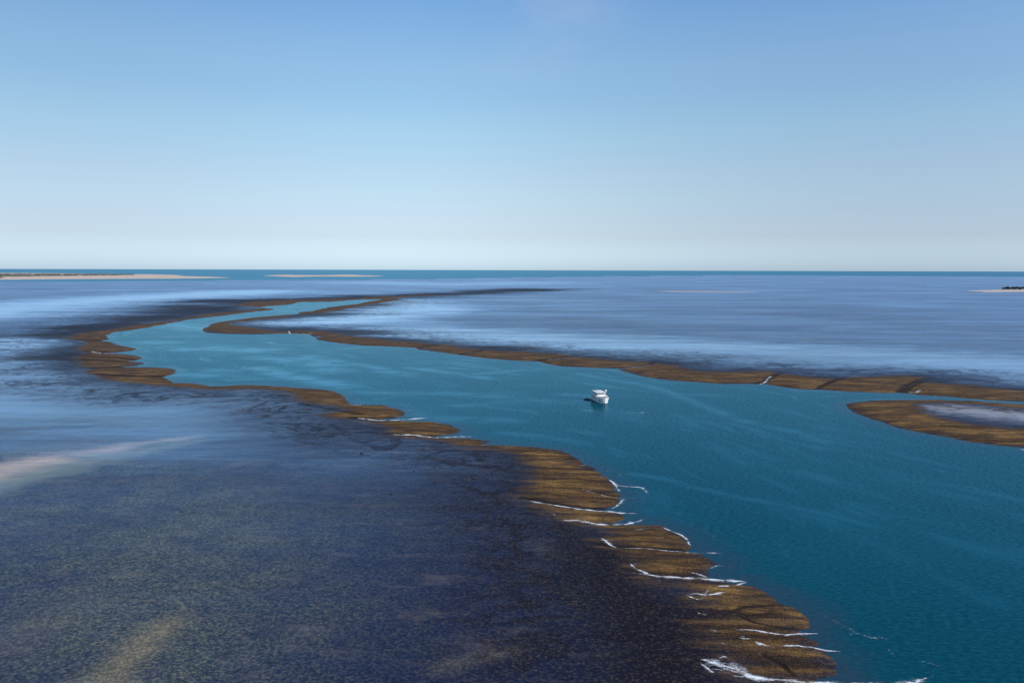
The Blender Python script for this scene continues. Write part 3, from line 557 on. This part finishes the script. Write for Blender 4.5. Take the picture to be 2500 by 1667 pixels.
def crown_mesh(seed, R0, H):
    g = np.random.default_rng(seed); V, F = [], []
    cl = [(g.normal() * R0 * 0.45, g.normal() * R0 * 0.45, H * g.uniform(0.35, 0.85), R0 * g.uniform(0.28, 0.5)) for _ in range(9)]
    for x, y, z, r in cl:
        for _ in range(90):
            d = g.normal(size=3); d /= np.linalg.norm(d) + 1e-9; p = np.array((x, y, z)) + d * r * g.uniform(0.6, 1.0) * np.array((1, 1, 0.75))
            a, b = g.normal(size=3), g.normal(size=3); a *= 1.0 / np.linalg.norm(a); b *= 0.7 / np.linalg.norm(b)
            i = len(V); V += [tuple(p - a - b), tuple(p + a - b), tuple(p + a + b), tuple(p - a + b)]; F.append((i, i + 1, i + 2, i + 3))
    return V, F
def tube(path, radii, n=6):
    V, F = [], []
    for (x, y, z), r in zip(path, radii):
        for k in range(n): V.append((x + r * math.cos(2 * math.pi * k / n), y + r * math.sin(2 * math.pi * k / n), z))
    for i in range(len(path) - 1):
        for k in range(n): F.append((i * n + k, i * n + (k + 1) % n, (i + 1) * n + (k + 1) % n, (i + 1) * n + k))
    return V, F
def limbs(seed, H):
    g = np.random.default_rng(seed); V, F = [], []
    parts = [([(0, 0, -0.5), (0.2, 0.1, H * 0.3), (0.1, -0.2, H * 0.6)], (0.5, 0.35, 0.2))]
    for k in range(5):
        a = g.uniform(0, 6.28); parts.append(([(0, 0, H * 0.2), (math.cos(a) * 2, math.sin(a) * 2, H * 0.45), (math.cos(a) * 4, math.sin(a) * 4, H * 0.65)], (0.25, 0.18, 0.08)))
    for p, r in parts:
        v, f = tube(p, r); b = len(V); V += v; F += [tuple(i + b for i in q) for q in f]
    return V, F
GR = 'dark mangrove trees on the sand strip at the right edge'
protos = []
for i in range(3):
    t = bpy.data.objects.new('mangrove_tree', None); COL.objects.link(t)
    tag(t, 'dark green mangrove tree in the clump on the sand strip at the right edge', 'tree', GR)
    mesh_obj('trunk', *limbs(20 + i, 15), M_BARK, t); mesh_obj('crown', *crown_mesh(40 + i, 12, 19), M_LEAF, t, smooth=False)
    protos.append(t)
tp = [(2449 + 4.6 * k + (k % 3) * 1.5, 707.6 + (k % 2) * 0.6) for k in range(18)]
for k, (px, py) in enumerate(tp):
    if k < 3: t = protos[k]
    else:
        t = protos[k % 3].copy(); COL.objects.link(t)
        for ch in list(protos[k % 3].children):
            c = ch.copy(); COL.objects.link(c); c.parent = t
    x, y = at(px, py, 2.2); t.location = (x, y, 2.0); t.rotation_euler = (0, 0, k * 1.9); sc = 0.85 + 0.09 * ((k * 5) % 4) if k else 0.7
    t.scale = (sc * 1.1, sc * 1.1, sc)

# ------------------------------------------------------------------ boulders on the near flat
M_ROCK = simple('coral_rock', (0.018, 0.016, 0.017), 0.9, 0.4, 3.0)
bm = bmesh.new(); bmesh.ops.create_icosphere(bm, subdivisions=2, radius=0.5)
g = np.random.default_rng(9)
for v in bm.verts: v.co *= 0.8 + 0.4 * g.random(); v.co.z *= 0.75
rme = bpy.data.meshes.new('coral_boulder'); bm.to_mesh(rme); bm.free(); rme.materials.append(M_ROCK)
for k, (px, py, sz) in enumerate([(883,1107,1.5),(1061.5,1178.4,1.4),(954.5,1206.4,1.0),(1246.7,1315.6,0.9),(1397,1317,0.8),(1151,1268,0.8),(1404,1289,0.7),(1174,1272,0.7),
        (1089,1317,0.6),(1189,1255,0.6),(1010,1150,0.7),(820,1240,0.6)]):
    o = bpy.data.objects.new('coral_boulder', rme); COL.objects.link(o)
    x, y = at(px, py, 1.45); o.location = (x, y, float(ground(np.array([x]), np.array([y]))[0]) + 0.15 * sz); o.scale = (sz * 1.2, sz, sz); o.rotation_euler = (0, 0, k * 1.3)
    tag(o, 'small dark coral boulder standing alone on the flooded near reef flat', 'boulder', 'dark boulders scattered on the near reef flat')

# ------------------------------------------------------------------ the white motor yacht
M_WHITE = simple('white_paint', (0.68, 0.68, 0.67), 0.6, 0.03, 0.5, spec=0.1); M_DECK = simple('deck_paint', (0.62, 0.61, 0.58), 0.6, 0.06, 1.0)
M_BLACK = simple('black_paint', (0.012, 0.012, 0.016), 0.4); M_GLASS = simple('dark_glass', (0.010, 0.012, 0.020), 0.08, 0.05)
M_STEEL = simple('steel', (0.55, 0.55, 0.55), 0.3, metal=0.8); M_GREY = simple('grey_rubber', (0.035, 0.037, 0.045), 0.6); M_DGREY = simple('grey_gear', (0.22, 0.21, 0.20), 0.6)
boat = bpy.data.objects.new('motor_yacht', None); COL.objects.link(boat)
tag(boat, 'white two-deck motor yacht with black wheelhouse window at anchor in the channel', 'boat')
ST = [((0, .03), (-.9, .06)), ((.5, 1.15), (-.2, 1.9)), ((1.6, 2.35), (.8, 3.2)), ((3.3, 3.2), (2.4, 3.9)), ((6, 3.7), (5.5, 4.15)), ((10, 3.85), (10, 4.2)), ((16, 3.8), (16, 4.1)), ((21, 3.6), (21.2, 3.85))]
ST = np.array(ST, float)
def hull_pt(u, z, side):
    """u along the stations 0..7, z height above the water; side +1 port, -1 starboard"""
    i = min(int(u), 6); f = u - i
    A = ST[i] * (1 - f) + ST[i + 1] * f
    v = max(0, min(1, (z - 0.3) / 4.8)) ** 1.3
    if z < 0.3: k = 1 - 0.12 * (0.3 - z)
    else: k = 1
    s_ = A[0, 0] * (1 - v) + A[1, 0] * v; hb = (A[0, 1] * (1 - v) + A[1, 1] * v) * k
    return Vector((10.5 - s_, side * hb, z))
def sheer(u): return 5.25 - 0.06 * u
US = [0, .35, .7, 1, 1.5, 2, 2.5, 3, 3.5, 4, 4.5, 5, 5.5, 6, 6.5, 7]
def skin(name, zs, mat, parent):
    V, F = [], []; nz_ = len(zs)
    ring = [(u, 1) for u in US[::-1]] + [(u, -1) for u in US]
    for u, sgn in ring:
        for z in zs: V.append(hull_pt(u, sheer(u) if z is None else z, sgn))
    for i in range(len(ring)):
        j = (i + 1) % len(ring)
        for k in range(nz_ - 1): F.append((i * nz_ + k, j * nz_ + k, j * nz_ + k + 1, i * nz_ + k + 1))
    return mesh_obj(name, V, F, mat, parent, smooth=False)
hull = skin('hull', [0.3, 1.2, 2.2, 3.2, 4.2, None], M_WHITE, boat)
skin('boot_stripe', [-0.9, 0.0, 0.3], M_BLACK, hull)
def plan(us, z0, z1, grow, mat, name, parent, zref=None):
    """a slab following the hull's outline"""
    pts = [hull_pt(u, zref or z1, 1) for u in us] + [hull_pt(u, zref or z1, -1) for u in us[::-1]]
    bm = bmesh.new(); vs = [bm.verts.new((p.x, p.y * (1 + grow), z0)) for p in pts]
    f = bm.faces.new(vs); r = bmesh.ops.extrude_face_region(bm, geom=[f])
    for e in r['geom']:
        if isinstance(e, bmesh.types.BMVert): e.co.z = z1
    bmesh.ops.recalc_face_normals(bm, faces=bm.faces)
    me = bpy.data.meshes.new(name); bm.to_mesh(me); bm.free(); me.materials.append(mat)
    o = bpy.data.objects.new(name, me); COL.objects.link(o); o.parent = parent; return o
plan([.05, .5, 1, 1.5, 2, 3, 4, 4.6], 4.25, 4.35, -0.02, M_DECK, 'foredeck', boat)
plan([4.0, 4.5, 5, 6, 7], 4.95, 5.12, 0.035, M_WHITE, 'upper_deck', boat, 5.0)
def patch(name, u0, u1, z0, z1, side, mat, parent):
    V, F = [], []; nu, nz_ = 3, 2
    for lay, off in ((0, 0.05), (1, -0.05)):
        for i in range(nu):
            for k in range(nz_):
                u = u0 + (u1 - u0) * i / (nu - 1); z = z0 + (z1 - z0) * k / (nz_ - 1)
                p = hull_pt(u, z, side); t = hull_pt(min(7, u + .05), z, side) - hull_pt(max(0, u - .05), z, side)
                nrm = Vector((t.y, -t.x, 0)).normalized()
                if nrm.y * side < 0: nrm = -nrm
                V.append(p + nrm * off)
    m_ = nu * nz_
    for i in range(nu - 1): F += [(i * 2, i * 2 + 1, i * 2 + 3, i * 2 + 2), (m_ + i * 2, m_ + i * 2 + 2, m_ + i * 2 + 3, m_ + i * 2 + 1), (i * 2, i * 2 + 2, m_ + i * 2 + 2, m_ + i * 2), (i * 2 + 1, m_ + i * 2 + 1, m_ + i * 2 + 3, i * 2 + 3)]
    F += [(0, m_, m_ + 1, 1), (m_ - 2, m_ - 1, 2 * m_ - 1, 2 * m_ - 2)]
    return mesh_obj(name, V, F, mat, parent, smooth=False)
for sd_ in (1, -1):
    for u in (4.55, 4.85): patch('window', u, u + .10, 3.2, 4.2, sd_, M_GLASS, hull)
    for u in (5.15, 5.42, 5.69, 5.96, 6.23): patch('window', u, u + .20, 3.35, 4.3, sd_, M_GLASS, hull)
    patch('recess_shade', 6.62, 6.74, 2.2, 4.6, sd_, M_GLASS, hull)  # dark patch standing for the shaded recess of the open aft deck
    for u in (3.75, 4.15, 4.75, 5.05, 5.4, 5.75, 6.1): patch('porthole', u, u + .14, 1.45, 2.2, sd_, M_GLASS, hull)
    a = patch('anchor_pocket', 2.25, 2.85, 1.55, 2.9, sd_, M_BLACK, hull)
    patch('rubbing_strake', 4.4, 6.95, 2.75, 2.87, sd_, M_WHITE, hull)
patch('anchor', 0.14, 0.5, 0.55, 1.75, -1, M_BLACK, hull)

def boxes(name, lst, mat, parent, bev=0.0, smooth=False):
    """boxes (x0,x1,y0,y1,z0,z1[,front rake]) joined into one part"""
    bm = bmesh.new()
    for b in lst:
        x0, x1, y0, y1, z0, z1 = b[:6]; rk = b[6] if len(b) > 6 else 0
        V = [bm.verts.new(p) for p in ((x0, y0, z0), (x1, y0, z0), (x1, y1, z0), (x0, y1, z0), (x0, y0, z1), (x1 - rk, y0, z1), (x1 - rk, y1, z1), (x0, y1, z1))]
        for q in ((3, 2, 1, 0), (4, 5, 6, 7), (0, 1, 5, 4), (1, 2, 6, 5), (2, 3, 7, 6), (3, 0, 4, 7)): bm.faces.new([V[i] for i in q])
    if bev: bmesh.ops.bevel(bm, geom=bm.edges[:], offset=bev, segments=2, affect='EDGES')
    me = bpy.data.meshes.new(name); bm.to_mesh(me); bm.free(); me.materials.append(mat)
    o = bpy.data.objects.new(name, me); COL.objects.link(o); o.parent = parent; return o
X = lambda s_: 10.5 - s_
wh = boxes('wheelhouse', [(X(19.2), X(8.3), -2.95, 2.95, 5.12, 7.75, 0.35), (X(8.6), X(7.0), -2.3, 2.3, 4.35, 5.75, 0.5)], M_WHITE, boat, 0.06)
boxes('windscreen', [(X(8.9), X(8.36) , -2.45, 2.45, 6.55, 7.3, 0.1)], M_GLASS, wh)
for sgn in (1, -1):
    for s0, s1, z0, z1 in ((9.4, 10.6, 6.4, 7.3), (11.6, 12.4, 5.3, 7.3), (14.8, 15.7, 6.3, 7.3), (17.0, 18.7, 6.2, 7.4)):
        boxes('window', [(X(s1), X(s0), sgn * 2.97 - 0.05, sgn * 2.97 + 0.05, z0, z1)], M_GLASS, wh)
roof = plan([3.9, 4.0], 7.75, 8.0, 0, M_WHITE, 'roof', boat); 
rm = bmesh.new()
RO = [(X(20.2), 3.15), (X(13), 3.6), (X(9), 3.75), (X(7.7), 3.2), (X(7.2), 1.6)]
vs = [rm.verts.new((x, y, 7.75)) for x, y in RO] + [rm.verts.new((x, -y, 7.75)) for x, y in RO[::-1]]
f = rm.faces.new(vs); r = bmesh.ops.extrude_face_region(rm, geom=[f])
for e in r['geom']:
    if isinstance(e, bmesh.types.BMVert): e.co.z = 8.0
bmesh.ops.recalc_face_normals(rm, faces=rm.faces); rm.to_mesh(roof.data); rm.free()
boxes('hatch', [(X(14.5), X(11.5), -1.4, 0.9, 8.0, 8.25), (X(10.4), X(9.2), 0.2, 1.6, 8.0, 8.2)], M_DECK, roof, 0.04)
boxes('life_raft', [(X(17.2), X(16.0), -2.1, -1.3, 8.0, 8.5)], M_DGREY, roof, 0.15)
def ball(name, c, r, mat, parent, sz=1.0):
    bm = bmesh.new(); bmesh.ops.create_uvsphere(bm, u_segments=20, v_segments=12, radius=r)
    for v in bm.verts: v.co = Vector((v.co.x, v.co.y, v.co.z * sz)) + Vector(c)
    for f_ in bm.faces: f_.smooth = True
    me = bpy.data.meshes.new(name); bm.to_mesh(me); bm.free(); me.materials.append(mat)
    o = bpy.data.objects.new(name, me); COL.objects.link(o); o.parent = parent; return o
mast = mesh_obj('mast', *tube([(X(8.6), 3.3, 7.95), (X(8.6), 3.3, 8.9)], (.28, .2), 10), M_WHITE, boat)
ball('radar_dome', (X(8.6), 3.3, 9.45), 0.78, M_WHITE, mast, 1.15)
mesh_obj('aerial', *tube([(X(12), -2.6, 8.0), (X(12), -2.6, 11.0)], (.05, .02), 6), M_WHITE, boat)
# rails: upper deck and bow
def rail_part(pts, h, parent):
    V, F = [], []
    def add(p, r_):
        v, f_ = tube(p, r_, 5); b = len(V); V.extend(v); F.extend([tuple(i + b for i in q) for q in f_])
    for (x, y, z) in pts: add([(x, y, z), (x, y, z + h)], (.03, .03))
    for (a, b_) in zip(pts[:-1], pts[1:]):
        for hh in (h, h * .5):
            d = 0.03; b0 = len(V)
            for p in (a, b_):
                V.extend([(p[0], p[1] - d, p[2] + hh - d), (p[0], p[1] + d, p[2] + hh - d), (p[0], p[1] + d, p[2] + hh + d), (p[0], p[1] - d, p[2] + hh + d)])
            F.extend([(b0 + k, b0 + (k + 1) % 4, b0 + 4 + (k + 1) % 4, b0 + 4 + k) for k in range(4)])
    return mesh_obj('railing', V, F, M_STEEL, parent, smooth=False)
rail_part([(X(s_), -4.0, 5.12) for s_ in (7.5, 10, 12.5, 15, 17.5, 20.5)] + [(X(20.8), y, 5.12) for y in (-2, 0, 2, 4)] + [(X(s_), 4.0, 5.12) for s_ in (17.5, 15, 12.5, 10, 7.5)], 1.0, boat)
boxes('windlass', [(X(2.0), X(1.2), -0.5, 0.5, 4.35, 4.95)], M_DGREY, boat, 0.08)
boxes('deck_locker', [(X(5.6), X(4.9), -2.4, -1.8, 4.35, 5.1)], M_DGREY, boat, 0.05); boxes('deck_hatch', [(X(4.6), X(3.9), 0.2, 2.3, 4.35, 4.7)], M_DGREY, boat, 0.05)
boxes('swim_platform', [(X(22.2), X(20.9), -3.2, 3.2, 0.35, 0.5)], M_DECK, boat, 0.03)
YAW = math.radians(-77.3); bx, by = at(1476.8, 985.6)
boat.location = (bx - 11.3 * math.cos(YAW), by - 11.3 * math.sin(YAW), 0); boat.rotation_euler = (0, 0, YAW); boat.scale = (1.08, 1.18, 1.0)

# ------------------------------------------------------------------ the dark inflatable tender behind it
tender = bpy.data.objects.new('tender', None); COL.objects.link(tender)
tag(tender, 'dark inflatable tender with white outboard motor floating at the yacht stern', 'boat')
def sweep(path, r_, n=10):
    V, F = [], []; P_ = [Vector(p) for p in path]
    for i, p in enumerate(P_):
        t = (P_[min(i + 1, len(P_) - 1)] - P_[max(i - 1, 0)]).normalized(); a = t.cross(Vector((0, 0, 1))).normalized(); b = Vector((0, 0, 1))
        rr_ = r_ * (0.6 if i in (0, len(P_) - 1) else 1)
        for k in range(n): V.append(p + a * rr_ * math.cos(2 * math.pi * k / n) + b * rr_ * math.sin(2 * math.pi * k / n))
    for i in range(len(P_) - 1):
        for k in range(n): F.append((i * n + k, i * n + (k + 1) % n, (i + 1) * n + (k + 1) % n, (i + 1) * n + k))
    return V, F
mesh_obj('tube', *sweep([(-3.2, .95, .45), (-2, 1, .45), (0.5, 1, .48), (1.8, .85, .55), (2.7, .45, .68), (3.0, 0, .75), (2.7, -.45, .68), (1.8, -.85, .55), (.5, -1, .48), (-2, -1, .45), (-3.2, -.95, .45)], .3), M_GREY, tender)
boxes('floor', [(-2.7, 2.2, -.8, .8, -.1, .3)], M_GREY, tender)
boxes('console', [(-.5, .1, -.4, .4, .3, 1.25, .15)], M_GREY, tender, .05)
boxes('seat', [(-1.6, -1.1, -.6, .6, .3, .75)], M_GREY, tender, .05)
om = boxes('outboard_motor', [(-3.3, -2.65, -.3, .3, .75, 1.65)], M_WHITE, tender, .12)
boxes('motor_leg', [(-3.05, -2.8, -.1, .1, -.3, .75)], M_BLACK, om)
ta = at(1426.5, 974.6); tb = at(1444, 976.6)
tender.location = ((ta[0] * .52 + tb[0] * .48), (ta[1] * .52 + tb[1] * .48), 0); tender.rotation_euler = (0, 0, math.atan2(tb[1] - ta[1], tb[0] - ta[0]))
